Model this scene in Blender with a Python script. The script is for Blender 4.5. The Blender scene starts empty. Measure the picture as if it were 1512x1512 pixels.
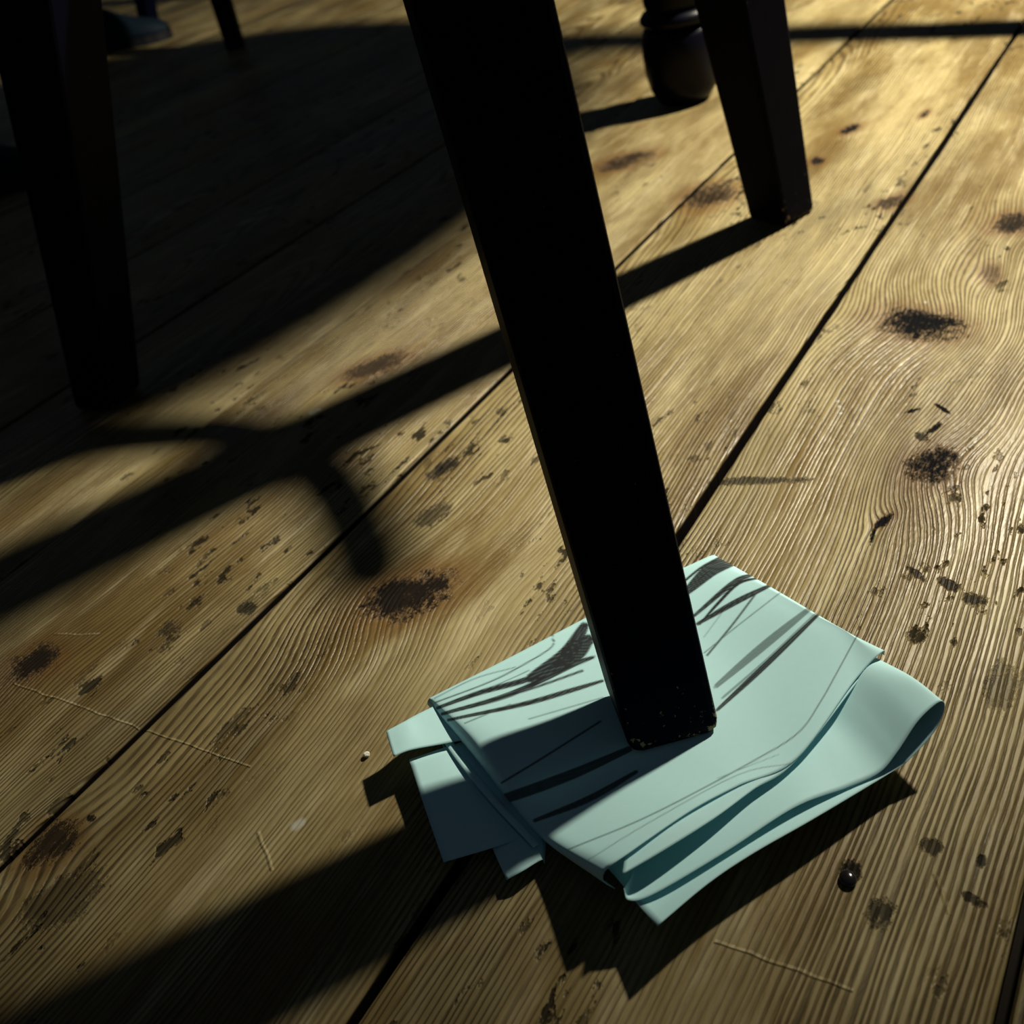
import bpy, bmesh, math, random
import numpy as np
from mathutils import Vector, Matrix

random.seed(7)
S = bpy.context.scene
COL = S.collection
R = math.radians

# ------------------------------------------------------------------ camera, world, lamp, exposure
FPX, PITCH, ROLL, CAM_H = 1512.0, R(35.344), R(13.0), 0.40
FWD = np.array([0, math.cos(PITCH), -math.sin(PITCH)])
_up = np.array([0, math.sin(PITCH), math.cos(PITCH)])
_rt = np.array([1.0, 0, 0])
CR = _rt*math.cos(ROLL) - _up*math.sin(ROLL)
CU = _rt*math.sin(ROLL) + _up*math.cos(ROLL)
CAM = np.array([0, 0, CAM_H])
cd = bpy.data.cameras.new('camera')
cd.sensor_width = 36.0
cd.lens = 36.0*FPX/1512.0
cd.clip_start = 0.02
cam = bpy.data.objects.new('camera', cd)
COL.objects.link(cam)
M = Matrix(((CR[0], CU[0], -FWD[0], CAM[0]), (CR[1], CU[1], -FWD[1], CAM[1]), (CR[2], CU[2], -FWD[2], CAM[2]), (0, 0, 0, 1)))
cam.matrix_world = M
cd.dof.use_dof = True
cd.dof.focus_distance = 0.52
cd.dof.aperture_fstop = 10.0
S.camera = cam

w = bpy.data.worlds.new('World')
S.world = w
w.use_nodes = True
w.node_tree.nodes['Background'].inputs['Color'].default_value = (0.60, 0.78, 1.0, 1)
w.node_tree.nodes['Background'].inputs['Strength'].default_value = 0.026

LAMP = np.array([1.20, 1.35, 1.28])          # pendant lamp over the neighbouring table, outside the frame
ld = bpy.data.lights.new('pendant_lamp', 'SPOT')
ld.energy = 320.0
ld.color = (1.0, 0.92, 0.72)
ld.shadow_soft_size = 0.042
ld.spot_size = R(136)
ld.spot_blend = 0.34
lamp = bpy.data.objects.new('pendant_lamp', ld)
COL.objects.link(lamp)
lamp.location = Vector(LAMP)
lamp.rotation_euler = (Vector((1.0, 1.85, 0.0)) - Vector(LAMP)).to_track_quat('-Z', 'Y').to_euler()

S.view_settings.view_transform = 'Standard'
S.view_settings.look = 'None'
S.view_settings.exposure = 0.0
S.view_settings.gamma = 1.0
S.view_settings.use_curve_mapping = False


def at(px, py, z=0.0):
    """the real point at height z that stands at this place of the photograph"""
    d = FWD*FPX + CR*(px-756) - CU*(py-756)
    t = (z-CAM_H)/d[2]
    return CAM + d*t


# ------------------------------------------------------------------ helpers
def tag(o, label=None, cat=None, group=None, kind=None):
    if label: o['label'] = label
    if cat: o['category'] = cat
    if group: o['group'] = group
    if kind: o['kind'] = kind
    return o


def empty(name, loc, rz=0.0):
    o = bpy.data.objects.new(name, None)
    o.empty_display_size = 0.05
    COL.objects.link(o)
    o.location = Vector(loc)
    o.rotation_euler = (0, 0, rz)
    return o


def link(name, me, mat, parent=None, smooth=False):
    if mat is not None:
        me.materials.append(mat)
    o = bpy.data.objects.new(name, me)
    COL.objects.link(o)
    if parent is not None:
        o.parent = parent
    if smooth:
        for p in me.polygons: p.use_smooth = True
    return o


def from_bm(name, bm, mat, parent=None, smooth=False):
    me = bpy.data.meshes.new(name)
    bm.normal_update()
    bm.to_mesh(me); bm.free()
    return link(name, me, mat, parent, smooth)


def copy_tree(o, parent=None):
    c = o.copy()
    COL.objects.link(c)
    c.parent = parent
    for ch in list(o.children):
        copy_tree(ch, c)
    return c


class N:
    """tiny node-graph builder"""
    def __init__(s, mat):
        mat.use_nodes = True
        s.t = mat.node_tree
        s.n = s.t.nodes
        s.bsdf = s.n['Principled BSDF']

    def node(s, typ, **kw):
        n = s.n.new(typ)
        for k, v in kw.items(): setattr(n, k, v)
        return n

    def put(s, sock, v):
        if isinstance(v, (int, float)): sock.default_value = v
        elif isinstance(v, (tuple, list)): sock.default_value = v if len(v) == len(sock.default_value) else tuple(v)+(1,)
        else: s.t.links.new(v, sock)

    def m(s, op, a, b=0.0, c=None, clamp=False):
        n = s.node('ShaderNodeMath', operation=op, use_clamp=clamp)
        s.put(n.inputs[0], a); s.put(n.inputs[1], b)
        if c is not None: s.put(n.inputs[2], c)
        return n.outputs[0]

    def add(s, *a):
        r = a[0]
        for b in a[1:]: r = s.m('ADD', r, b)
        return r

    def mul(s, *a):
        r = a[0]
        for b in a[1:]: r = s.m('MULTIPLY', r, b)
        return r

    def sub(s, a, b): return s.m('SUBTRACT', a, b)

    def ramp(s, v, a, b, lo=0.0, hi=1.0, smooth=True):
        n = s.node('ShaderNodeMapRange')
        if smooth: n.interpolation_type = 'SMOOTHSTEP'
        s.put(n.inputs[0], v); s.put(n.inputs[1], a); s.put(n.inputs[2], b); s.put(n.inputs[3], lo); s.put(n.inputs[4], hi)
        return n.outputs[0]

    def vec(s, x, y, z=0.0):
        n = s.node('ShaderNodeCombineXYZ')
        s.put(n.inputs[0], x); s.put(n.inputs[1], y); s.put(n.inputs[2], z)
        return n.outputs[0]

    def noise(s, v, scale, detail=2.0, rough=0.5):
        n = s.node('ShaderNodeTexNoise')
        s.put(n.inputs['Vector'], v); s.put(n.inputs['Scale'], scale)
        s.put(n.inputs['Detail'], detail); s.put(n.inputs['Roughness'], rough)
        return n.outputs['Fac']

    def mix(s, f, a, b, typ='MIX'):
        n = s.node('ShaderNodeMix', data_type='RGBA', blend_type=typ)
        s.put(n.inputs[0], f); s.put(n.inputs[6], a); s.put(n.inputs[7], b)
        return n.outputs[2]

    def bump(s, h, strength=1.0, dist=0.001):
        n = s.node('ShaderNodeBump')
        n.inputs['Strength'].default_value = strength
        n.inputs['Distance'].default_value = dist
        s.put(n.inputs['Height'], h)
        s.t.links.new(n.outputs[0], s.bsdf.inputs['Normal'])


# ------------------------------------------------------------------ floor: long pine boards
PLANK_AZ = R(51.51)
DU = np.array([math.cos(PLANK_AZ), math.sin(PLANK_AZ)])     # along the boards
DV = np.array([math.sin(PLANK_AZ), -math.cos(PLANK_AZ)])    # across them, to the right


def uv_of(px, py):
    g = at(px, py)[:2]
    return float(g @ DU), float(g @ DV)


SEAMS = {k: np.mean([uv_of(*p)[1] for p in v]) for k, v in dict(
    C=[(520, 466), (300, 628), (116, 768)],
    B=[(1076, 231), (925, 377), (752, 549), (600, 700)],
    A=[(1512, 34), (1190, 508), (1000, 793), (615, 1369)],
    E=[(1512, 1383), (1471, 1508)]).items()}


def wood_material():
    mat = bpy.data.materials.new('worn_pine')
    g = N(mat)
    pos = g.node('ShaderNodeNewGeometry').outputs['Position']
    sep = g.node('ShaderNodeSeparateXYZ'); g.put(sep.inputs[0], pos)
    X, Y, Z = sep.outputs
    u = g.add(g.mul(X, DU[0]), g.mul(Y, DU[1]))
    v = g.add(g.mul(X, DV[0]), g.mul(Y, DV[1]))

    def attr(name):
        a = g.node('ShaderNodeAttribute', attribute_type='OBJECT', attribute_name=name)
        return a.outputs['Fac']
    seed, pith, depth, tilt, tone = [attr(k) for k in ('seed', 'pith', 'depth', 'tilt', 'tone')]
    vs = g.add(v, g.mul(seed, 3.7))
    # growth rings of a log, cut by the board's face
    wob = g.sub(g.noise(g.vec(g.mul(u, 1.6), g.mul(vs, 3.0), seed), 1.0, 2.0), 0.5)
    wob2 = g.sub(g.noise(g.vec(g.mul(u, 7.0), g.mul(vs, 26.0), seed), 1.0, 2.0), 0.5)
    dv = g.add(g.sub(v, pith), g.mul(wob, 0.05))
    dz = g.add(depth, g.mul(tilt, u), g.mul(wob, 0.05))
    r = g.m('SQRT', g.add(g.mul(dv, dv), g.mul(dz, dz)))
    r = g.add(r, g.mul(wob2, 0.007))
    # knots and stains: centre, the two half-axes of the blot as seen in the photograph, darkness, ring warp
    knots = [((1358, 478), (72, 6), (2, 25), 1.0, .020), ((1374, 686), (44, -10), (8, 30), 1.0, -.018), ((1462, 402), (14, -4), (3, 15), .45, .012),
             ((600, 878), (75, -22), (10, 34), .95, .022), ((1255, 190), (17, -7), (4, 5), 1.0, .006), ((1206, 237), (11, -3), (3, 6), .95, .004),
             ((1366, 168), (9, -5), (2, 4), .95, .003), ((50, 978), (40, -20), (8, 22), .9, .008), ((75, 1245), (42, -30), (16, 24), .85, .008),
             ((1046, 288), (40, -12), (8, 16), .85, .008), ((1500, 328), (36, -6), (2, 15), .9, .010), ((925, 238), (44, -12), (4, 10), .85, .006),
             ((1306, 768), (15, -9), (3, 6), 1.15, .004), ((1288, 792), (3, -14), (4, 2), 1.15, 0.0), ((1318, 298), (26, -8), (4, 8), .8, .003), ((265, 635), (12, -8), (3, 5), .9, 0),
             ((134, 1209), (9, -5), (3, 5), .95, 0), ((655, 690), (26, -16), (5, 10), .9, 0), ((555, 540), (48, -18), (5, 12), .8, .003), ((90, 1330), (60, -40), (20, 30), .55, 0),
             ((1440, 1330), (22, 12), (-4, 8), .85, 0), ((1300, 1350), (24, -4), (6, 26), .8, 0), ((1375, 1250), (18, -2), (4, 14), .8, 0), ((1450, 1272), (9, -3), (2, 11), .9, 0),
             ((1440, 886), (20, 4), (0, 12), .9, 0), ((1400, 862), (16, 8), (-2, 8), .9, 0), ((1352, 846), (16, 12), (-2, 6), .85, 0), ((1120, 710), (80, -2), (2, 7), .8, 0),
             ((1480, 1010), (30, -10), (4, 40), .5, 0), ((365, 900), (14, -8), (6, 10), .85, 0), ((250, 930), (20, -10), (6, 10), .7, 0), ((640, 760), (30, -14), (6, 14), .7, 0),
             ((1257, 1287), (20, -4), (4, 20), .95, 0), ((1065, 905), (20, -2), (0, 8), .6, 0), ((1346, 606), (17, -4), (1, 3), 1.0, 0), ((1392, 603), (13, 8), (-1, 3), 1.0, 0), ((1378, 632), (15, -9), (3, 5), 1.0, 0), ((1362, 645), (12, 3), (1, 9), .9, 0)]
    dark = halo = None
    ew = g.add(g.mul(g.sub(g.noise(g.vec(g.mul(u, 120.0), g.mul(v, 260.0), 1.0), 1.0, 4.0, 0.65), 0.5), 2.6), g.mul(g.sub(g.noise(g.vec(u, v, 4.0), 38.0, 3.0), 0.5), 2.0), g.mul(g.sub(g.noise(g.vec(g.mul(u, 420.0), g.mul(v, 700.0), 2.0), 1.0, 3.0, 0.6), 0.5), 1.7))
    edgewob = ew
    for (c0, a1, a2, dk, wr) in knots:
        c0 = np.array(c0, float); o_ = at(*c0)[:2]
        J = np.stack([at(*(c0+np.array(a1)*.5))[:2]-at(*(c0-np.array(a1)*.5))[:2], at(*(c0+np.array(a2)*.5))[:2]-at(*(c0-np.array(a2)*.5))[:2]], 1)
        I = np.linalg.inv(J)
        dx = g.sub(X, float(o_[0])); dy = g.sub(Y, float(o_[1]))
        a = g.add(g.mul(dx, float(I[0, 0])), g.mul(dy, float(I[0, 1]))); b = g.add(g.mul(dx, float(I[1, 0])), g.mul(dy, float(I[1, 1])))
        d2 = g.add(g.mul(a, a), g.mul(b, b))
        if wr:
            e = g.m('POWER', 2.718, g.mul(d2, -0.22))
            r = g.add(r, g.mul(e, wr))
            hl = g.ramp(g.add(d2, g.mul(ew, .8)), 3.2, 0.4)
            halo = hl if halo is None else g.m('MAXIMUM', halo, hl)
        core = g.ramp(g.add(d2, ew), 1.0, 0.25, 0.0, min(dk, 1.0))
        dark = core if dark is None else g.m('MAXIMUM', dark, core)
    per = 0.0031
    # uneven years: the spacing drifts and the lines fray
    r = g.add(r, g.mul(g.sub(g.noise(g.vec(g.mul(r, 150.0), g.mul(u, 1.0), seed), 1.0, 2.0), 0.5), 0.0048))
    r = g.add(r, g.mul(g.sub(g.noise(g.vec(g.mul(u, 55.0), g.mul(vs, 330.0), seed), 1.0, 3.0, 0.6), 0.5), 0.0011))
    ph = g.m('FRACT', g.mul(r, 1.0/per))
    # latewood stands proud, earlywood is worn hollow
    ridge = g.mul(g.ramp(ph, 0.0, 0.42), g.ramp(ph, 1.0, 0.72))
    # grain weight differs from patch to patch
    patch = g.ramp(g.noise(g.vec(g.mul(u, 2.2), g.mul(vs, 11.0), seed), 1.0, 3.0), 0.30, 0.55, 0.35, 1.0)
    fine = g.noise(g.vec(g.mul(u, 60.0), g.mul(vs, 620.0), seed), 1.0, 3.0, 0.6)
    speck = g.ramp(g.noise(g.vec(g.mul(u, 42.0), g.mul(vs, 88.0), seed), 1.0, 4.0, 0.6), 0.585, 0.645)
    specm = g.ramp(g.noise(g.vec(g.mul(u, 5.0), g.mul(vs, 11.0), g.add(seed, 5.0)), 1.0, 3.0), 0.46, 0.62)
    speck = g.mul(speck, specm)
    cloud = g.noise(g.vec(g.mul(u, 4.5), g.mul(vs, 14.0), g.add(seed, 9.0)), 1.0, 5.0, 0.62)
    pale = g.ramp(g.noise(g.vec(g.mul(u, 10.0), g.mul(vs, 60.0), g.add(seed, 2.0)), 1.0, 4.0, 0.6), 0.5, 0.72)
    base = g.mix(g.ramp(cloud, 0.34, 0.66), (0.160, 0.108, 0.036), (0.355, 0.290, 0.138))
    base = g.mix(g.mul(pale, 0.5), base, (0.52, 0.45, 0.27))
    groove = g.mul(g.sub(1.0, ridge), patch)
    base = g.mix(g.mul(halo, 0.75), base, (0.15, 0.072, 0.018))
    base = g.mix(g.mul(groove, g.ramp(g.noise(g.vec(g.mul(u, 30.0), g.mul(vs, 160.0), g.add(seed, 3.0)), 1.0, 3.0, 0.6), 0.3, 0.6, 0.45, 0.95)), base, (0.052, 0.032, 0.011))
    base = g.mix(g.mul(g.ramp(fine, 0.5, 0.75), 0.30), base, (0.12, 0.075, 0.026))
    base = g.mix(g.mul(g.ramp(g.noise(g.vec(g.mul(u, 3.0), g.mul(v, 6.0), 1.0), 1.0, 4.0, 0.6), 0.5, 0.72), 0.55), base, (0.060, 0.042, 0.017))
    base = g.mix(g.mul(speck, 0.88), base, (0.010, 0.010, 0.010))
    base = g.mix(dark, base, (0.008, 0.008, 0.009))
    tn = g.node('ShaderNodeMix', data_type='RGBA', blend_type='MULTIPLY')
    tn.inputs[0].default_value = 1.0
    g.put(tn.inputs[6], base)
    cc = g.node('ShaderNodeCombineColor'); [g.put(cc.inputs[i], tone) for i in range(3)]
    g.put(tn.inputs[7], cc.outputs[0])
    base = tn.outputs[2]
    # old scratches across the boards
    sc = None
    for (x0, y0, x1, y1, wd) in [(20, 1010, 205, 1075, .0007), (215, 1078, 370, 1132, .0007), (1055, 1388, 1260, 1462, .0008), (380, 1228, 402, 1285, .0010),
                                 (1380, 1290, 1402, 1350, .0010), (80, 937, 150, 937, .0008)]:
        a = at(x0, y0)[:2]; b = at(x1, y1)[:2]; L = np.linalg.norm(b-a); t = (b-a)/L; nrm = np.array([-t[1], t[0]])
        along = g.add(g.mul(X, float(t[0])), g.mul(Y, float(t[1])), -float(a @ t))
        acr = g.m('ABSOLUTE', g.add(g.mul(X, float(nrm[0])), g.mul(Y, float(nrm[1])), -float(a @ nrm), g.mul(g.sub(g.noise(pos, 60.0), .5), .003)))
        k = g.mul(g.ramp(acr, wd*1.5, 0.0), g.m('GREATER_THAN', along, 0.0), g.m('LESS_THAN', along, float(L)))
        sc = k if sc is None else g.m('MAXIMUM', sc, k)
    base = g.mix(g.mul(sc, g.ramp(g.noise(g.vec(u, v, 7.0), 140.0, 3.0), 0.40, 0.62, 0.0, 0.5)), base, (0.40, 0.34, 0.19))
    # small paint drips
    pt = None
    for (x, y, rad) in [(1237, 592, .0016), (1239, 600, .0014), (1241, 610, .0012), (437, 1218, .0035), (443, 1214, .003), (462, 610, .004), (470, 606, .003), (1367, 446, .002)]:
        p = at(x, y)
        d = g.m('SQRT', g.add(g.m('POWER', g.m('ABSOLUTE', g.sub(X, float(p[0]))), 2.0), g.m('POWER', g.m('ABSOLUTE', g.sub(Y, float(p[1]))), 2.0)))
        k = g.ramp(g.add(d, g.mul(edgewob, .0008)), rad*1.3, rad*.4)
        pt = k if pt is None else g.m('MAXIMUM', pt, k)
    base = g.mix(g.mul(pt, 0.6), base, (0.50, 0.52, 0.48))
    # packed dirt in the joints between boards
    base = g.mix(g.ramp(Z, -0.0010, -0.0024), base, (0.006, 0.005, 0.005))
    g.put(g.bsdf.inputs['Base Color'], base)
    g.put(g.bsdf.inputs['Roughness'], g.ramp(cloud, 0.3, 0.7, 0.36, 0.56))
    g.put(g.bsdf.inputs['Specular IOR Level'], g.m('MULTIPLY', g.sub(1.0, g.m('MAXIMUM', dark, speck)), g.ramp(Z, -0.0024, -0.0010, 0.0, 0.27)))
    h = g.add(g.mul(ridge, patch, 0.62), g.mul(fine, 0.20), g.mul(speck, -0.7), g.mul(dark, -0.5), g.mul(sc, 0.40), g.mul(wob2, 0.5))
    g.bump(h, 0.95, 0.0011)
    return mat


WOOD = wood_material()


def plain(name, col, rough=0.5, spec=0.5, noise_scale=None, amt=0.3):
    mat = bpy.data.materials.new(name)
    g = N(mat)
    if noise_scale:
        tc = g.node('ShaderNodeTexCoord').outputs['Object']
        f = g.noise(tc, noise_scale, 4.0, 0.6)
        g.put(g.bsdf.inputs['Base Color'], g.mix(f, tuple(c*(1-amt) for c in col), tuple(c*(1+amt) for c in col)))
    else:
        g.bsdf.inputs['Base Color'].default_value = tuple(col)+(1,)
    g.bsdf.inputs['Roughness'].default_value = rough
    g.bsdf.inputs['Specular IOR Level'].default_value = spec
    return mat


SUB = plain('dusty_joists', (0.012, 0.010, 0.008), 0.9, 0.1, 20)

floor_me = bpy.data.meshes.new('floor')
bm = bmesh.new()
for a, b in ((-3, -1.2), (9, -1.2), (9, 6.0), (-3, 6.0)):
    p = DU*a + (-DV)*b
    bm.verts.new((p[0], p[1], -0.024))
bm.faces.new(bm.verts)
bm.to_mesh(floor_me); bm.free()
floor = link('floor', floor_me, SUB)
tag(floor, 'old worn pine floorboards running diagonally, knotty and stained', None, None, 'structure')

wA, wB, wC, wE = SEAMS['A'], SEAMS['B'], SEAMS['C'], SEAMS['E']
bw = wA-wB
edges = [wE+2*bw, wE+bw, wE, wA, wB, wC]
while edges[-1] > -4.9:
    edges.append(edges[-1]-bw*random.uniform(0.92, 1.06))
GAPS = {2: .0052, 3: .0060, 4: .0050, 5: .0020}
ZOFF = {3: 0.0, 4: 0.0008, 5: -0.0010}
U0, U1 = -0.9, 7.2
for i in range(len(edges)-1):
    v1, v0 = edges[i], edges[i+1]
    g1 = GAPS.get(i, random.uniform(.001, .004))/2; g0 = GAPS.get(i+1, random.uniform(.001, .004))/2
    x0, x1 = v0+g0, v1-g1
    n = 48
    bm = bmesh.new()
    prof = [(x0, -.022), (x0, -.0022), (x0+.0007, -.0008), (x0+.0026, 0.0), ((x0+x1)/2, -.0004), (x1-.0026, 0.0), (x1-.0007, -.0008), (x1, -.0022), (x1, -.022)]
    rows = []
    ph = random.uniform(0, 6)
    for k in range(n+1):
        uu = U0+(U1-U0)*k/n
        row = []
        for q, (vv, zz) in enumerate(prof):
            j = 0.0
            if q <= 3: j = .0006*math.sin(uu*9+ph)+.0004*math.sin(uu*23+ph*2)
            if q >= 5: j = .0006*math.sin(uu*8+ph*3)+.0004*math.sin(uu*19+ph)
            p = DU*uu + DV*(vv+j)
            row.append(bm.verts.new((p[0], p[1], zz+ZOFF.get(i, 0.0))))
        rows.append(row)
    for k in range(n):
        for q in range(len(prof)-1):
            bm.faces.new((rows[k][q], rows[k+1][q], rows[k+1][q+1], rows[k][q+1]))
    o = from_bm('plank', bm, WOOD, floor)
    for p in o.data.polygons: p.use_smooth = True
    o['seed'] = [0.0, 1.3, 2.1, 3.4, 4.6, 5.2][i] if i < 6 else 6.0+i*0.77
    o['pith'] = (x0+x1)/2 + {2: 0.22, 3: -0.13, 4: -0.16, 5: -.03}.get(i, random.uniform(-.1, .1))
    o['depth'] = {2: 0.03, 3: .05, 4: .04}.get(i, random.uniform(.03, .07))
    o['tilt'] = {2: .01, 3: .03, 4: -.02}.get(i, random.uniform(-.03, .03))
    o['tone'] = {2: 1.0, 3: 1.0, 4: .95, 5: .82}.get(i, random.uniform(.75, .95))
    if i == 2: hostplank = o

# nail head standing in the board
bm = bmesh.new()
bmesh.ops.create_uvsphere(bm, u_segments=20, v_segments=12, radius=0.0042)
for vtx in bm.verts:
    vtx.co.z = vtx.co.z*0.5
    vtx.co.x *= 0.85
p = at(1252, 1299)
for vtx in bm.verts: vtx.co += Vector((p[0], p[1], 0.001))
from_bm('nail_head', bm, plain('dark_iron', (0.012, 0.011, 0.012), 0.16, 0.6), [c for c in floor.children if c['seed'] == 2.1 or c['seed'] == 3.4][0 if uv_of(1252, 1299)[1] > wA else 1], True)

# ------------------------------------------------------------------ dark painted wood of stools and table


def dark_paint(name, col=(0.0007, 0.0010, 0.0070), chips=True):
    mat = bpy.data.materials.new(name)
    g = N(mat)
    tc = g.node('ShaderNodeTexCoord').outputs['Object']
    pos = g.node('ShaderNodeNewGeometry').outputs['Position']
    sep = g.node('ShaderNodeSeparateXYZ'); g.put(sep.inputs[0], pos)
    n1 = g.noise(tc, 30.0, 4.0)
    base = g.mix(n1, tuple(c*.7 for c in col), tuple(c*1.3 for c in col))
    if chips:
        e = g.node('ShaderNodeAttribute', attribute_name='wear').outputs['Fac']
        nn = g.noise(tc, 230.0, 4.0, 0.65)
        ch = g.ramp(g.add(nn, g.mul(e, 0.27)), 0.74, 0.79)
        base = g.mix(ch, base, (0.22, 0.16, 0.085))
    g.put(g.bsdf.inputs['Base Color'], base)
    g.bsdf.inputs['Roughness'].default_value = 0.55
    g.bsdf.inputs['Specular IOR Level'].default_value = 0.035
    g.bump(g.noise(tc, 90.0, 3.0), 0.25, 0.0006)
    return mat


PAINT = dark_paint('black_painted_wood')


def leg_mesh(bot, top, bev=0.0035):
    """bot, top: four corners each; bevelled square leg with a worn foot"""
    NZ = 24
    bm = bmesh.new()
    bot = [Vector(b) for b in bot]; top = [Vector(t) for t in top]
    rings = []
    wl = bm.verts.layers.float.new('wear')

    def ring(f, inset, wear):
        r = []
        q = [b.lerp(t, f) for b, t in zip(bot, top)]
        c = sum(q, Vector())/4
        q = [p+(c-p).normalized()*inset for p in q]
        for k in range(4):
            a, b, d = q[k], q[(k-1) % 4], q[(k+1) % 4]
            d1 = (b-a).normalized(); d2 = (d-a).normalized()
            for (o_, wv) in ((d1*bev, .55), ((d1+d2)*bev*.29, 1.0), (d2*bev, .55)):
                vv = bm.verts.new(a+o_); vv[wl] = wv*wear; r.append(vv)
        return r
    rings.append(ring(0.0, bev*1.0, 1.0))
    rings.append(ring(0.004, bev*.3, 1.25))
    rings.append(ring(0.009, 0.0, .8))
    for k in range(1, NZ+1):
        f = 0.009+(1-.009)*(k/NZ)**1.3
        rings.append(ring(f, 0.0, max(0.22, .8-f*6)))
    for a, b in zip(rings, rings[1:]):
        for k in range(12):
            bm.faces.new((a[k], a[(k+1) % 12], b[(k+1) % 12], b[k]))
    bm.faces.new(list(reversed(rings[0]))); bm.faces.new(rings[-1])
    return bm


STOOL_Z = 0.56
FOOT_Z = 0.0150


def leg_from_photo(foot, foot_dir, size0, top_px, shadow_px):
    """a leg's axis: its foot, the place where it leaves the frame, and the direction its shadow takes from the lamp"""
    foot = np.array(foot)
    sp = at(*shadow_px)
    nn = np.cross(sp-foot, LAMP-foot); nn /= np.linalg.norm(nn)
    d = FWD*FPX + CR*(top_px[0]-756) - CU*(top_px[1]-756)
    t = ((foot-CAM) @ nn)/(d @ nn)
    P = CAM+d*t
    v = P-foot
    return v/v[2]


c1 = at(934, 1119, FOOT_Z); c2 = at(1066, 1082, FOOT_Z)
e1 = (c2-c1); SZ = np.linalg.norm(e1); e1 /= SZ
e2 = np.array([-e1[1], e1[0], 0])
footF = c1+e1*SZ/2+e2*SZ/2
axF = leg_from_photo(footF, None, SZ, (702, 0), (433, 1389))
footR = at(1155, 318); footL = at(160, 588)
axR = leg_from_photo(footR, None, SZ, (1092, 0), (170, 785))
axL = leg_from_photo(footL, None, SZ, (65, 0), (0, 660))
CEN = (footF+footR+footL)/3
stool = empty('stool', (CEN[0], CEN[1], 0))
tag(stool, 'dark three-legged stool with square splayed legs, one foot wedged on folded paper', 'stool', None)


def add_leg(foot, ax, ang, s0, s1, parent, ztop):
    d1 = np.array([math.cos(ang), math.sin(ang), 0]); d2 = np.array([-d1[1], d1[0], 0])
    org = np.array([parent.location.x, parent.location.y, parent.location.z])
    bot = [foot+d1*(a*s0/2)+d2*(b*s0/2)-org for a, b in ((-1, -1), (1, -1), (1, 1), (-1, 1))]
    tp = foot+ax*(ztop-foot[2])
    top = [tp+d1*(a*s1/2)+d2*(b*s1/2)-org for a, b in ((-1, -1), (1, -1), (1, 1), (-1, 1))]
    return from_bm('leg', leg_mesh(bot, top), PAINT, parent)


angF = math.atan2(e1[1], e1[0])
S1 = SZ*(1+0.34*STOOL_Z/0.32*0.95)
add_leg(footF, axF, angF, SZ, S1, stool, STOOL_Z)
add_leg(footR, axR, angF+R(120), SZ, S1, stool, STOOL_Z)
add_leg(footL, axL, angF+R(240), SZ, S1, stool, STOOL_Z)


def disc(r, z0, z1, c=(0, 0), seg=56, bev=.006):
    bm = bmesh.new()
    prof = [(r-bev*2, z0), (r-bev*.6, z0+bev*.3), (r, z0+bev*1.3), (r, z1-bev*1.3), (r-bev*.6, z1-bev*.3), (r-bev*2, z1)]
    rings = [[bm.verts.new((c[0]+q*math.cos(2*math.pi*k/seg), c[1]+q*math.sin(2*math.pi*k/seg), z)) for k in range(seg)] for q, z in prof]
    for a, b in zip(rings, rings[1:]):
        for k in range(seg): bm.faces.new((a[k], a[(k+1) % seg], b[(k+1) % seg], b[k]))
    bm.faces.new(list(reversed(rings[0]))); bm.faces.new(rings[-1])
    return bm


from_bm('seat', disc(0.175, STOOL_Z-.004, STOOL_Z+.034, (.0, .0)), PAINT, stool)

# ------------------------------------------------------------------ round table on a turned column
COLX, COLY = at(1012, 148)[:2]
TABLE_Z = 0.75
TOPC = (0.375-COLX, 1.525-COLY)
table = empty('round_table', (COLX, COLY, 0))
tag(table, 'dark table on a turned column with bulbous foot, behind the right stool leg', 'table')


def lathe(prof, seg=40):
    bm = bmesh.new()
    rings = [[bm.verts.new((r*math.cos(2*math.pi*k/seg), r*math.sin(2*math.pi*k/seg), z)) for k in range(seg)] for r, z in prof]
    for a, b in zip(rings, rings[1:]):
        for k in range(seg): bm.faces.new((a[k], a[(k+1) % seg], b[(k+1) % seg], b[k]))
    bm.faces.new(list(reversed(rings[0]))); bm.faces.new(rings[-1])
    return bm


GLOSS = plain('dark_varnish', (0.002, 0.002, 0.006), 0.34, 0.10, 30)
from_bm('foot', lathe([(.026, 0), (.035, .005), (.044, .020), (.0490, .042), (.0505, .066), (.0500, .088), (.045, .098)]), GLOSS, table, True)
from_bm('collar', lathe([(.040, .097), (.046, .100), (.050, .105), (.050, .110), (.046, .115), (.040, .118)]), GLOSS, table, True)
from_bm('column', lathe([(.040, .117), (.043, .125), (.046, .16), (.044, .24), (.036, .34), (.032, .52), (.036, .66), (.05, .72), (.06, TABLE_Z)]), GLOSS, table, True)
from_bm('tabletop', disc(0.450, TABLE_Z, TABLE_Z+.026, TOPC, 96), PAINT, table)

# ------------------------------------------------------------------ the folded paper under the stool's foot


def paper_material(name, img=None):
    mat = bpy.data.materials.new(name)
    g = N(mat)
    tc = g.node('ShaderNodeTexCoord').outputs['Object']
    n = g.noise(tc, 300.0, 3.0)
    base = g.mix(n, (0.49, 0.81, 0.86), (0.54, 0.85, 0.90))
    if img is not None:
        uvn = g.node('ShaderNodeUVMap').outputs[0]
        ti = g.node('ShaderNodeTexImage', image=img, extension='EXTEND')
        g.put(ti.inputs[0], uvn)
        base = g.mix(ti.outputs['Color'], base, (0.012, 0.016, 0.02))
    g.put(g.bsdf.inputs['Base Color'], base)
    g.bsdf.inputs['Roughness'].default_value = 0.6
    g.bsdf.inputs['Specular IOR Level'].default_value = 0.25
    return mat


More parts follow.
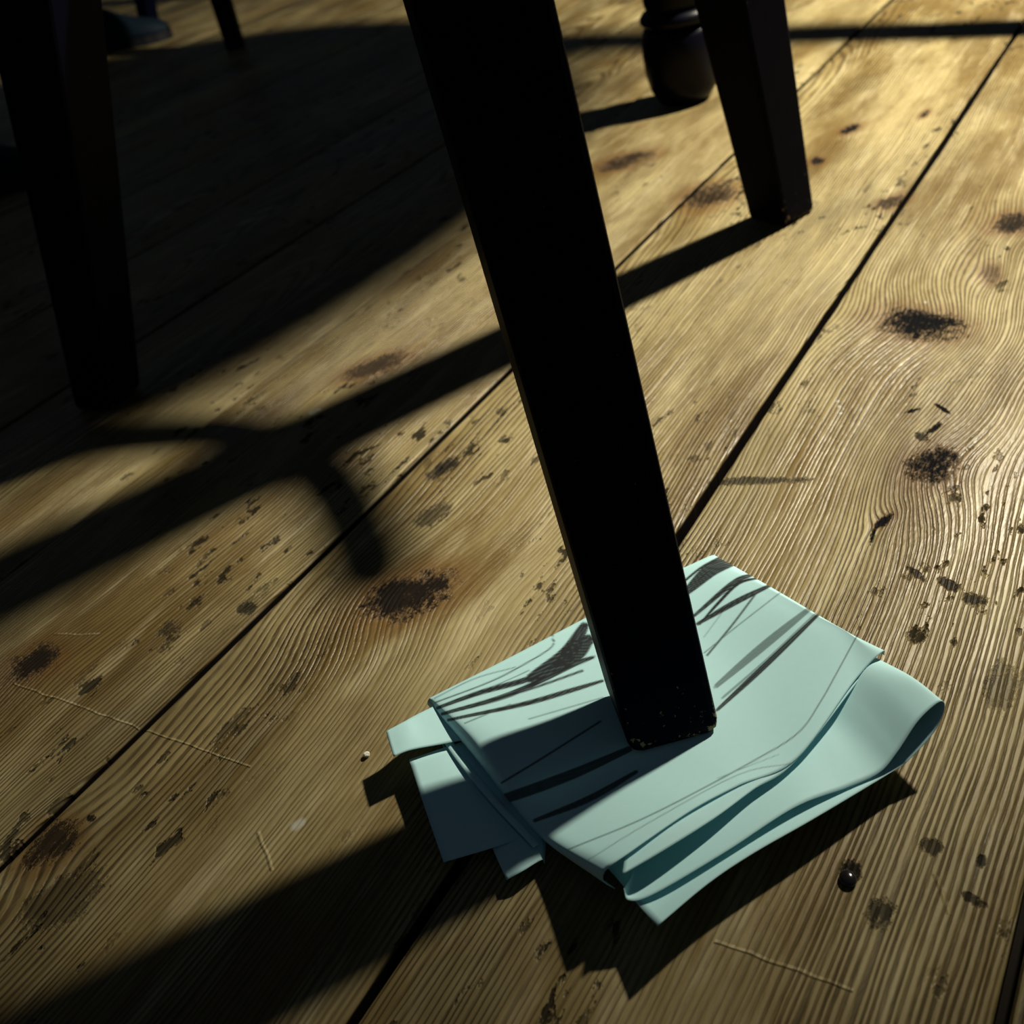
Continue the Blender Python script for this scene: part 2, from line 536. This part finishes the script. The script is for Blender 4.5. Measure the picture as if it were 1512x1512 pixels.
def cr(P, t):
    """Catmull-Rom through the rows of P (n, ...) at parameters t in [0,1]; chord-uniform"""
    P = np.asarray(P, float); n = len(P)
    x = np.clip(t*(n-1), 0, n-1-1e-9); i = x.astype(int); f = (x-i)[:, None, None] if P.ndim == 3 else (x-i)[:, None]
    ext = np.concatenate([[2*P[0]-P[1]], P, [2*P[-1]-P[-2]]])
    a, b, c, d = ext[i], ext[i+1], ext[i+2], ext[i+3]
    return .5*((2*b)+(-a+c)*f+(2*a-5*b+4*c-d)*f**2+(-a+3*b-3*c+d)*f**3)


def surf(net, nu, nv):
    net = np.asarray(net, float)                 # rows x cols x (px, py, z mm)
    A = cr(net, np.linspace(0, 1, nv))           # nv x cols x 3
    B = cr(np.transpose(A, (1, 0, 2)), np.linspace(0, 1, nu))
    return np.transpose(B, (1, 0, 2))            # nv x nu x 3


PAPER = paper_material('newsprint_blank')
paper = empty('folded_paper', tuple(at(985, 1090)))
tag(paper, 'pale printed paper folded into a wad, wedged on the floor under a stool leg', 'paper')
PO = np.array(paper.location)


def sheet(name, net, nu=40, nv=24, mat=None, thick=0.00028, label=None):
    G = surf(net, nu, nv)
    d = FWD[None, None]*FPX + CR*(G[..., 0:1]-756) - CU*(G[..., 1:2]-756)
    t = (G[..., 2:3]*0.001-CAM_H)/d[..., 2:3]
    P = CAM+d*t-PO
    me = bpy.data.meshes.new(name)
    vs = P.reshape(-1, 3)
    fs = [(r*nu+c, r*nu+c+1, (r+1)*nu+c+1, (r+1)*nu+c) for r in range(nv-1) for c in range(nu-1)]
    me.from_pydata([tuple(q) for q in vs], [], fs)
    ul = me.uv_layers.new(name='UVMap')
    for p in me.polygons:
        for li in p.loop_indices:
            vi = me.loops[li].vertex_index
            ul.data[li].uv = ((vi % nu)/(nu-1), (vi//nu)/(nv-1))
    me.update()
    o = link(name, me, mat or PAPER, paper, True)
    md = o.modifiers.new('thickness', 'SOLIDIFY'); md.thickness = thick; md.offset = 0
    if label: o['label'] = label
    return o


# printed strokes on the uppermost page: points, width, ink
STROKES = [
    ([(646, 1045), (710, 1022), (783, 1001), (825, 975), (850, 935)], 7, .95), ([(783, 1001), (835, 968), (862, 925)], 20, .9), ([(830, 975), (868, 945)], 26, .9),
    ([(653, 1054), (753, 1025), (844, 982), (876, 970)], 7, .93), ([(662, 1063), (771, 1040), (844, 1019), (890, 1005)], 6, .9), ([(700, 1040), (780, 1018), (860, 990)], 3, .8),
    ([(643, 1037), (722, 1007), (771, 982), (814, 955), (815, 938)], 1.6, .8), ([(641, 1031), (700, 1002), (760, 985)], 1.2, .6), ([(655, 1040), (730, 1012), (780, 990)], 1.2, .6),
    ([(686, 1068), (753, 1040)], 1.6, .6), ([(780, 1062), (890, 1030)], 1.6, .5),
    ([(1015, 872), (1051, 840), (1085, 828)], 17, .93), ([(1010, 858), (1035, 838), (1062, 823)], 3, .9),
    ([(1025, 909), (1082, 861), (1112, 848)], 6.5, .93), ([(1033, 922), (1060, 891), (1091, 861), (1124, 853)], 4, .93), ([(1030, 921), (1088, 888), (1140, 863)], 7, .93),
    ([(1045, 967), (1082, 922), (1118, 874)], 2.6, .75), ([(1040, 964), (1088, 925), (1155, 873)], 1.4, .6), ([(1040, 940), (1066, 905)], 1.3, .4),
    ([(1058, 1013), (1130, 952), (1198, 897)], 10, .62), ([(1060, 1048), (1130, 983), (1212, 904)], 7, .88), ([(1068, 1030), (1135, 972), (1205, 906)], 3, .5),
    ([(1267, 937), (1234, 998), (1212, 1037), (1179, 1083), (1112, 1125), (960, 1205), (840, 1255)], 1.6, .65),
    ([(1170, 1128), (1090, 1145), (960, 1215), (870, 1270)], 1.1, .5), ([(700, 1190), (753, 1177), (844, 1144), (930, 1106)], 13, .8), ([(741, 1156), (800, 1120), (887, 1065)], 2.4, .8),
    ([(790, 1212), (870, 1180), (940, 1140)], 8, .8), ([(1060, 1150), (1150, 1115)], 1.0, .4),
]

# top page: columns run from the left fold to the right fold, rows from the back edge to the front edge
TOP = [
    [(650, 1046, 3), (634, 1043, 8), (633, 1033, 13), (650, 1023, 15), (745, 975, 14), (860, 915, 14), (960, 862, 16), (1024, 832, 18), (1052, 820, 17), (1057, 825, 11)],
    [(705, 1112, 3), (688, 1102, 9), (690, 1089, 16), (712, 1076, 18), (815, 1050, 15), (920, 1000, 14), (1020, 935, 15), (1108, 872, 22), (1136, 867, 22.5), (1142, 873, 15)],
    [(770, 1195, 2), (752, 1182, 9), (750, 1158, 16), (780, 1140, 17), (862, 1115, 15), (970, 1063, 14.6), (1075, 985, 15), (1182, 915, 24), (1211, 911, 25), (1217, 918, 18)],
    [(824, 1252, 2), (803, 1240, 6), (801, 1226, 10.5), (838, 1206, 12.5), (905, 1165, 14), (1005, 1110, 14.6), (1115, 1035, 16), (1232, 944, 25), (1260, 939, 26), (1266, 946, 20)],
    [(908, 1312, 18), (891, 1301, 21), (895, 1284, 27), (925, 1262, 29), (1020, 1197, 24), (1090, 1160, 20), (1174, 1122, 18), (1262, 1005, 22), (1302, 963, 26), (1306, 967, 21)],
]
G = surf(TOP, 360, 240)
ink = np.zeros(G.shape[:2], np.float32)
for pts, wd, k in STROKES:
    pts = cr(np.array(pts, float), np.linspace(0, 1, 4*len(pts))) if len(pts) > 2 else np.array(pts, float)
    best = np.full(ink.shape, 1e9); along = np.zeros(ink.shape)
    for q in range(len(pts)-1):
        a, b = pts[q], pts[q+1]; ab = b-a
        t = np.clip(((G[..., 0]-a[0])*ab[0]+(G[..., 1]-a[1])*ab[1])/(ab @ ab), 0, 1)
        dd = np.hypot(G[..., 0]-a[0]-ab[0]*t, G[..., 1]-a[1]-ab[1]*t)
        m_ = dd < best
        best = np.where(m_, dd, best); along = np.where(m_, (q+t)/(len(pts)-1), along)
    taper = 0.55+0.45*np.sin(np.clip(along, 0, 1)*math.pi) if wd > 3 else 1.0
    hw = wd*.62*taper
    cover = np.clip((hw+0.8-best)/1.6, 0, 1)*min(1.0, k*1.12)
    if wd > 5:      # dry-brush streaks along the stroke
        cover = cover*(1-0.10*np.clip(np.sin(best*2.3+along*9), 0, 1))
    ink = np.maximum(ink, cover)
img = bpy.data.images.new('print_strokes', ink.shape[1], ink.shape[0], float_buffer=True)
img.colorspace_settings.name = 'Non-Color'
buf = np.ones(ink.shape+(4,), np.float32)
buf[..., 0] = buf[..., 1] = buf[..., 2] = ink
img.pixels.foreach_set(buf.ravel())
img.update()
PRINT = paper_material('newsprint_printed', img)
sheet('printed_page', TOP, 130, 80, PRINT, label='uppermost page with bold black pen strokes')

# page fanned out just below the uppermost
sheet('inner_page', [
    [(925, 1235, 22.5), (990, 1190, 20.5), (1060, 1150, 17), (1120, 1110, 15), (1190, 1040, 16), (1270, 955, 21)],
    [(922, 1268, 26.6), (985, 1222, 24.4), (1060, 1180, 20.3), (1120, 1140, 18.0), (1180, 1085, 17.4), (1280, 968, 22)],
    [(919, 1291, 27.5), (979, 1256, 25.4), (1055, 1208, 21.8), (1112, 1166, 19), (1176, 1122, 17.4), (1290, 975, 22)],
], 50, 14)

# the looped sheet: over the top, round the open fold at the right, and back underneath
FRONT = [(921, 1312, 22), (928, 1329, 18.5), (963, 1321, 18), (1069, 1259, 18), (1173, 1192, 17), (1250, 1163, 14), (1298, 1141, 14), (1325, 1110, 18), (1356, 1064, 25), (1386, 1037, 28), (1395, 1044, 26), (1380, 1080, 19), (1342, 1122, 13),
         (1318, 1139, 12), (1203, 1208, 15), (1112, 1260, 17), (1045, 1305, 18), (971, 1367, 19)]
MID = [(931, 1284, 12), (945, 1275, 11), (1000, 1235, 10.5), (1085, 1170, 11), (1160, 1110, 12), (1200, 1080, 13), (1236, 1066, 14), (1268, 1043, 18), (1300, 1007, 24), (1340, 1000, 27), (1346, 1005, 25), (1330, 1040, 18), (1292, 1084, 11),
       (1268, 1100, 9), (1150, 1165, 8), (1060, 1215, 8), (1000, 1260, 8.5), (944, 1338, 16)]
BACK = [(900, 1235, 9), (925, 1218, 9), (975, 1180, 9), (1040, 1125, 9), (1095, 1065, 10), (1125, 1030, 11), (1155, 1010, 13), (1190, 985, 16), (1225, 960, 19), (1276, 966, 21), (1283, 970, 19), (1265, 1000, 14), (1220, 1035, 7),
        (1190, 1050, 6), (1080, 1110, 7), (990, 1160, 7), (940, 1200, 8), (890, 1275, 11)]
BACK2 = [(x-62, y-36, max(3, z-5)) for x, y, z in BACK]
sheet('looped_page', [BACK2, BACK, MID, FRONT], 150, 40, label='page bent into an open loop at the right end')

# page ends sticking out on the left
sheet('page_end', [
    [(570, 1080, 17), (596, 1066, 16.5), (624, 1051, 14), (720, 1005, 8)],
    [(575, 1098, 17), (602, 1087, 16.5), (638, 1076, 13), (735, 1040, 7)],
    [(581, 1117, 17), (608, 1107, 16), (656, 1098, 12), (750, 1080, 6)]], 20, 14)
sheet('page_end', [
    [(604, 1122, 11), (650, 1106, 9), (700, 1090, 6), (760, 1070, 5)],
    [(628, 1195, 10), (680, 1178, 8), (740, 1160, 5), (810, 1140, 4)],
    [(655, 1273, 9), (720, 1254, 7), (780, 1234, 5), (850, 1210, 4)]], 20, 16)
sheet('page_end', [
    [(722, 1240, 4), (762, 1228, 5), (795, 1216, 4), (806, 1216, 1.5)],
    [(734, 1268, 5), (768, 1254, 6), (796, 1243, 5), (806, 1246, 2)],
    [(748, 1299, 6), (772, 1286, 7.5), (799, 1270, 6), (804, 1275, 3)]], 22, 14)

# slim rolled fold that runs down the left side of the wad


def roll_row(x, y, z, r):
    # cross-section of the roll: in photograph units per mm about (2.9, 1.6) sideways, 2.3 upwards
    out = []
    for k in range(9):
        a = R(-200+k*40)
        out.append((x+r*2.1*math.cos(a)*0.9, y+r*2.1*math.cos(a)*-0.45-r*2.2*math.sin(a)*0, z+r*math.sin(a)))
    return out


sheet('rolled_fold', [roll_row(634, 1056, 6.5, 3.6), roll_row(676, 1119, 6, 3.8), roll_row(733, 1188, 5.5, 3.8), roll_row(791, 1249, 5.5, 3.8)], 28, 40)
# inner pages pressed flat in the middle of the wad, carrying the stool's foot
for k in range(5):
    dz = 2.2*k+2.5
    sheet('inner_page', [
        [(690+6*k, 1045, dz), (800, 990, dz), (900, 940, dz), (1010, 885, dz+.5*k)],
        [(745+5*k, 1110, dz), (850, 1070, dz), (960, 1020, dz), (1090, 950, dz+1.0*k)],
        [(815+5*k, 1195, dz), (920, 1150, dz), (1030, 1100, dz), (1160, 1010, dz+1.0*k)],
        [(870+5*k, 1255, dz+.5*k), (960, 1200, dz), (1060, 1150, dz), (1160, 1085, dz+.3*k)]], 20, 16)

# ------------------------------------------------------------------ second stool at the back, boots, added shadow casters, crumb
f2 = at(349, 72)
stool2 = empty('stool', (f2[0]+.02, f2[1]+.375, 0))
tag(stool2, 'far dark stool with one slim leg showing at the top left, past the table shadow', 'stool')
c2_ = np.array([stool2.location.x, stool2.location.y, 0.0])
for k in range(3):
    a = math.atan2(f2[1]-c2_[1], f2[0]-c2_[0])+R(120*k)
    rad = np.linalg.norm(f2[:2]-c2_[:2])
    ft = c2_+np.array([math.cos(a)*rad, math.sin(a)*rad, 0])
    inw = (c2_-ft)/rad
    add_leg(ft, np.array([inw[0]*.3, inw[1]*.3, 1.0])+np.array([-.05, 0, 0]), a+R(90), .040, .055, stool2, STOOL_Z)
from_bm('seat', disc(0.175, STOOL_Z-.004, STOOL_Z+.034, (-.03, .0)), PAINT, stool2)

# boots
LEATHER = plain('dark_blue_leather', (0.003, 0.008, 0.015), 0.7, 0.12, 60, .4)
SOLE = plain('black_rubber', (0.006, 0.006, 0.009), 0.7, 0.2)


def boot(loc, rz, label):
    t = empty('boot', loc, rz)
    tag(t, label, 'boot', None)
    # sections along the foot, heel (x=-.19) to toe (x=.10): half width, top height
    sec = [(-.190, .018, .070), (-.182, .031, .098), (-.150, .036, .118), (-.110, .037, .120), (-.070, .038, .104), (-.030, .042, .082), (.010, .045, .066), (.050, .044, .056), (.080, .034, .048), (.097, .018, .038), (.101, .006, .030)]
    bm = bmesh.new(); rings = []
    for x, hw, h in sec:
        rings.append([bm.verts.new((x, hw*math.copysign(abs(math.cos(a))**.8, math.cos(a)), .018+(h-.018)*max(0, math.sin(a))**.75)) for a in [math.pi*k/14 for k in range(15)]])
    for a, b in zip(rings, rings[1:]):
        for k in range(14): bm.faces.new((a[k], a[k+1], b[k+1], b[k]))
        bm.faces.new((a[14], a[0], b[0], b[14]))
    bm.faces.new(rings[0]); bm.faces.new(list(reversed(rings[-1])))
    from_bm('upper', bm, LEATHER, t, True)
    bm = bmesh.new()
    out = [(x, hw*1.07+.002) for x, hw, h in sec]
    loop = [(x, y) for x, y in out]+[(x, -y) for x, y in reversed(out)]
    lo = [bm.verts.new((x, y, 0)) for x, y in loop]; hi = [bm.verts.new((x, y, .020)) for x, y in loop]
    bm.faces.new(list(reversed(lo))); bm.faces.new(hi)
    for k in range(len(loop)):
        q = (k+1) % len(loop); bm.faces.new((lo[k], lo[q], hi[q], hi[k]))
    from_bm('sole', bm, SOLE, t)
    bm = bmesh.new()
    prof = [(.046, .085, -.125, .036), (.044, .12, -.125, .037), (.047, .17, -.128, .042), (.052, .23, -.133, .048), (.054, .26, -.135, .050), (.050, .262, -.135, .046), (.045, .24, -.134, .040)]
    rings = [[bm.verts.new((cx+rx*math.cos(2*math.pi*k/24), ry*math.sin(2*math.pi*k/24), z)) for k in range(24)] for rx, z, cx, ry in prof]
    for a, b in zip(rings, rings[1:]):
        for k in range(24): bm.faces.new((a[k], a[(k+1) % 24], b[(k+1) % 24], b[k]))
    bm.faces.new(list(reversed(rings[0]))); bm.faces.new(rings[-1])
    from_bm('shaft', bm, LEATHER, t, True)
    return t


p = at(212, 64)
boot((p[0]-.02, p[1]+.01, 0), R(-12), 'dark blue boot at the top left, its toe pointing right towards the far stool leg')
p = at(8, 283)
boot((p[0]-.02, p[1]+.04, 0), R(-20), 'dark boot at the left edge, half hidden behind the left stool leg')


def tube(pts, rad, seg=14):
    bm = bmesh.new(); rings = []
    pts = [Vector(q) for q in pts]
    n = Vector((0.13, 0.2, 1)).normalized()
    for k, q in enumerate(pts):
        d = (pts[min(k+1, len(pts)-1)]-pts[max(k-1, 0)]).normalized()
        n = (n-d*n.dot(d)).normalized(); b = d.cross(n)
        rr = rad[k] if isinstance(rad, list) else rad
        rings.append([bm.verts.new(q+(n*math.cos(2*math.pi*i/seg)+b*math.sin(2*math.pi*i/seg))*rr) for i in range(seg)])
    for a, b_ in zip(rings, rings[1:]):
        for k in range(seg): bm.faces.new((a[k], a[(k+1) % seg], b_[(k+1) % seg], b_[k]))
    bm.faces.new(list(reversed(rings[0]))); bm.faces.new(rings[-1])
    bmesh.ops.recalc_face_normals(bm, faces=bm.faces)
    return bm


def toward_lamp(px, py, z):
    g = at(px, py)
    return g+(LAMP-g)*z/LAMP[2]


# unseen bar above the frame, added on the left leg for its curved shadow
RZ = 0.385
shadow_curve = [(130, 653), (225, 642), (320, 640), (415, 662), (478, 706), (518, 766), (543, 828), (556, 872)]
cp = cr(np.array(shadow_curve, float), np.linspace(0, 1, 34))
lp = footL+axL*RZ
rp = [toward_lamp(x, y, RZ) for x, y in cp]
lead = [lp+(rp[0]-lp)*k/8 for k in range(8)]
org = np.array(stool.location)
n_ = len(lead)+len(rp)
from_bm('shadow_bow', tube([q-org for q in lead+rp], [0.0165 if k < n_-6 else 0.0165*math.sqrt(max(.03, 1-((k-n_+6)/5.2)**2)) for k in range(n_)]), PAINT, stool, True)

# unseen pole, added to cast the straight shadow across the top right corner
A_ = at(1720, 34); B_ = toward_lamp(900, 60, TABLE_Z+.03)
A3 = np.array([A_[0], A_[1], 0.012])
shadow_bar = tube([A3+(B_-A3)*k/10*1.06 for k in range(11)], 0.030)
o = from_bm('shadow_pole', shadow_bar, PAINT, None, True)
tag(o, 'unseen thick dark pole added to cast a straight shadow, just outside the top right corner', 'pole')

# crumb of white plaster on the boards
bm = bmesh.new()
bmesh.ops.create_icosphere(bm, subdivisions=2, radius=.0017)
for vtx in bm.verts:
    vtx.co *= random.uniform(.8, 1.15); vtx.co.z *= .7
p = at(542, 1116)
o = from_bm('crumb', bm, plain('white_chalk', (.75, .78, .70), .8, .2, 800), None)
o.location = (p[0], p[1], .0012)
tag(o, 'tiny white crumb on the boards left of the folded paper', 'crumb')
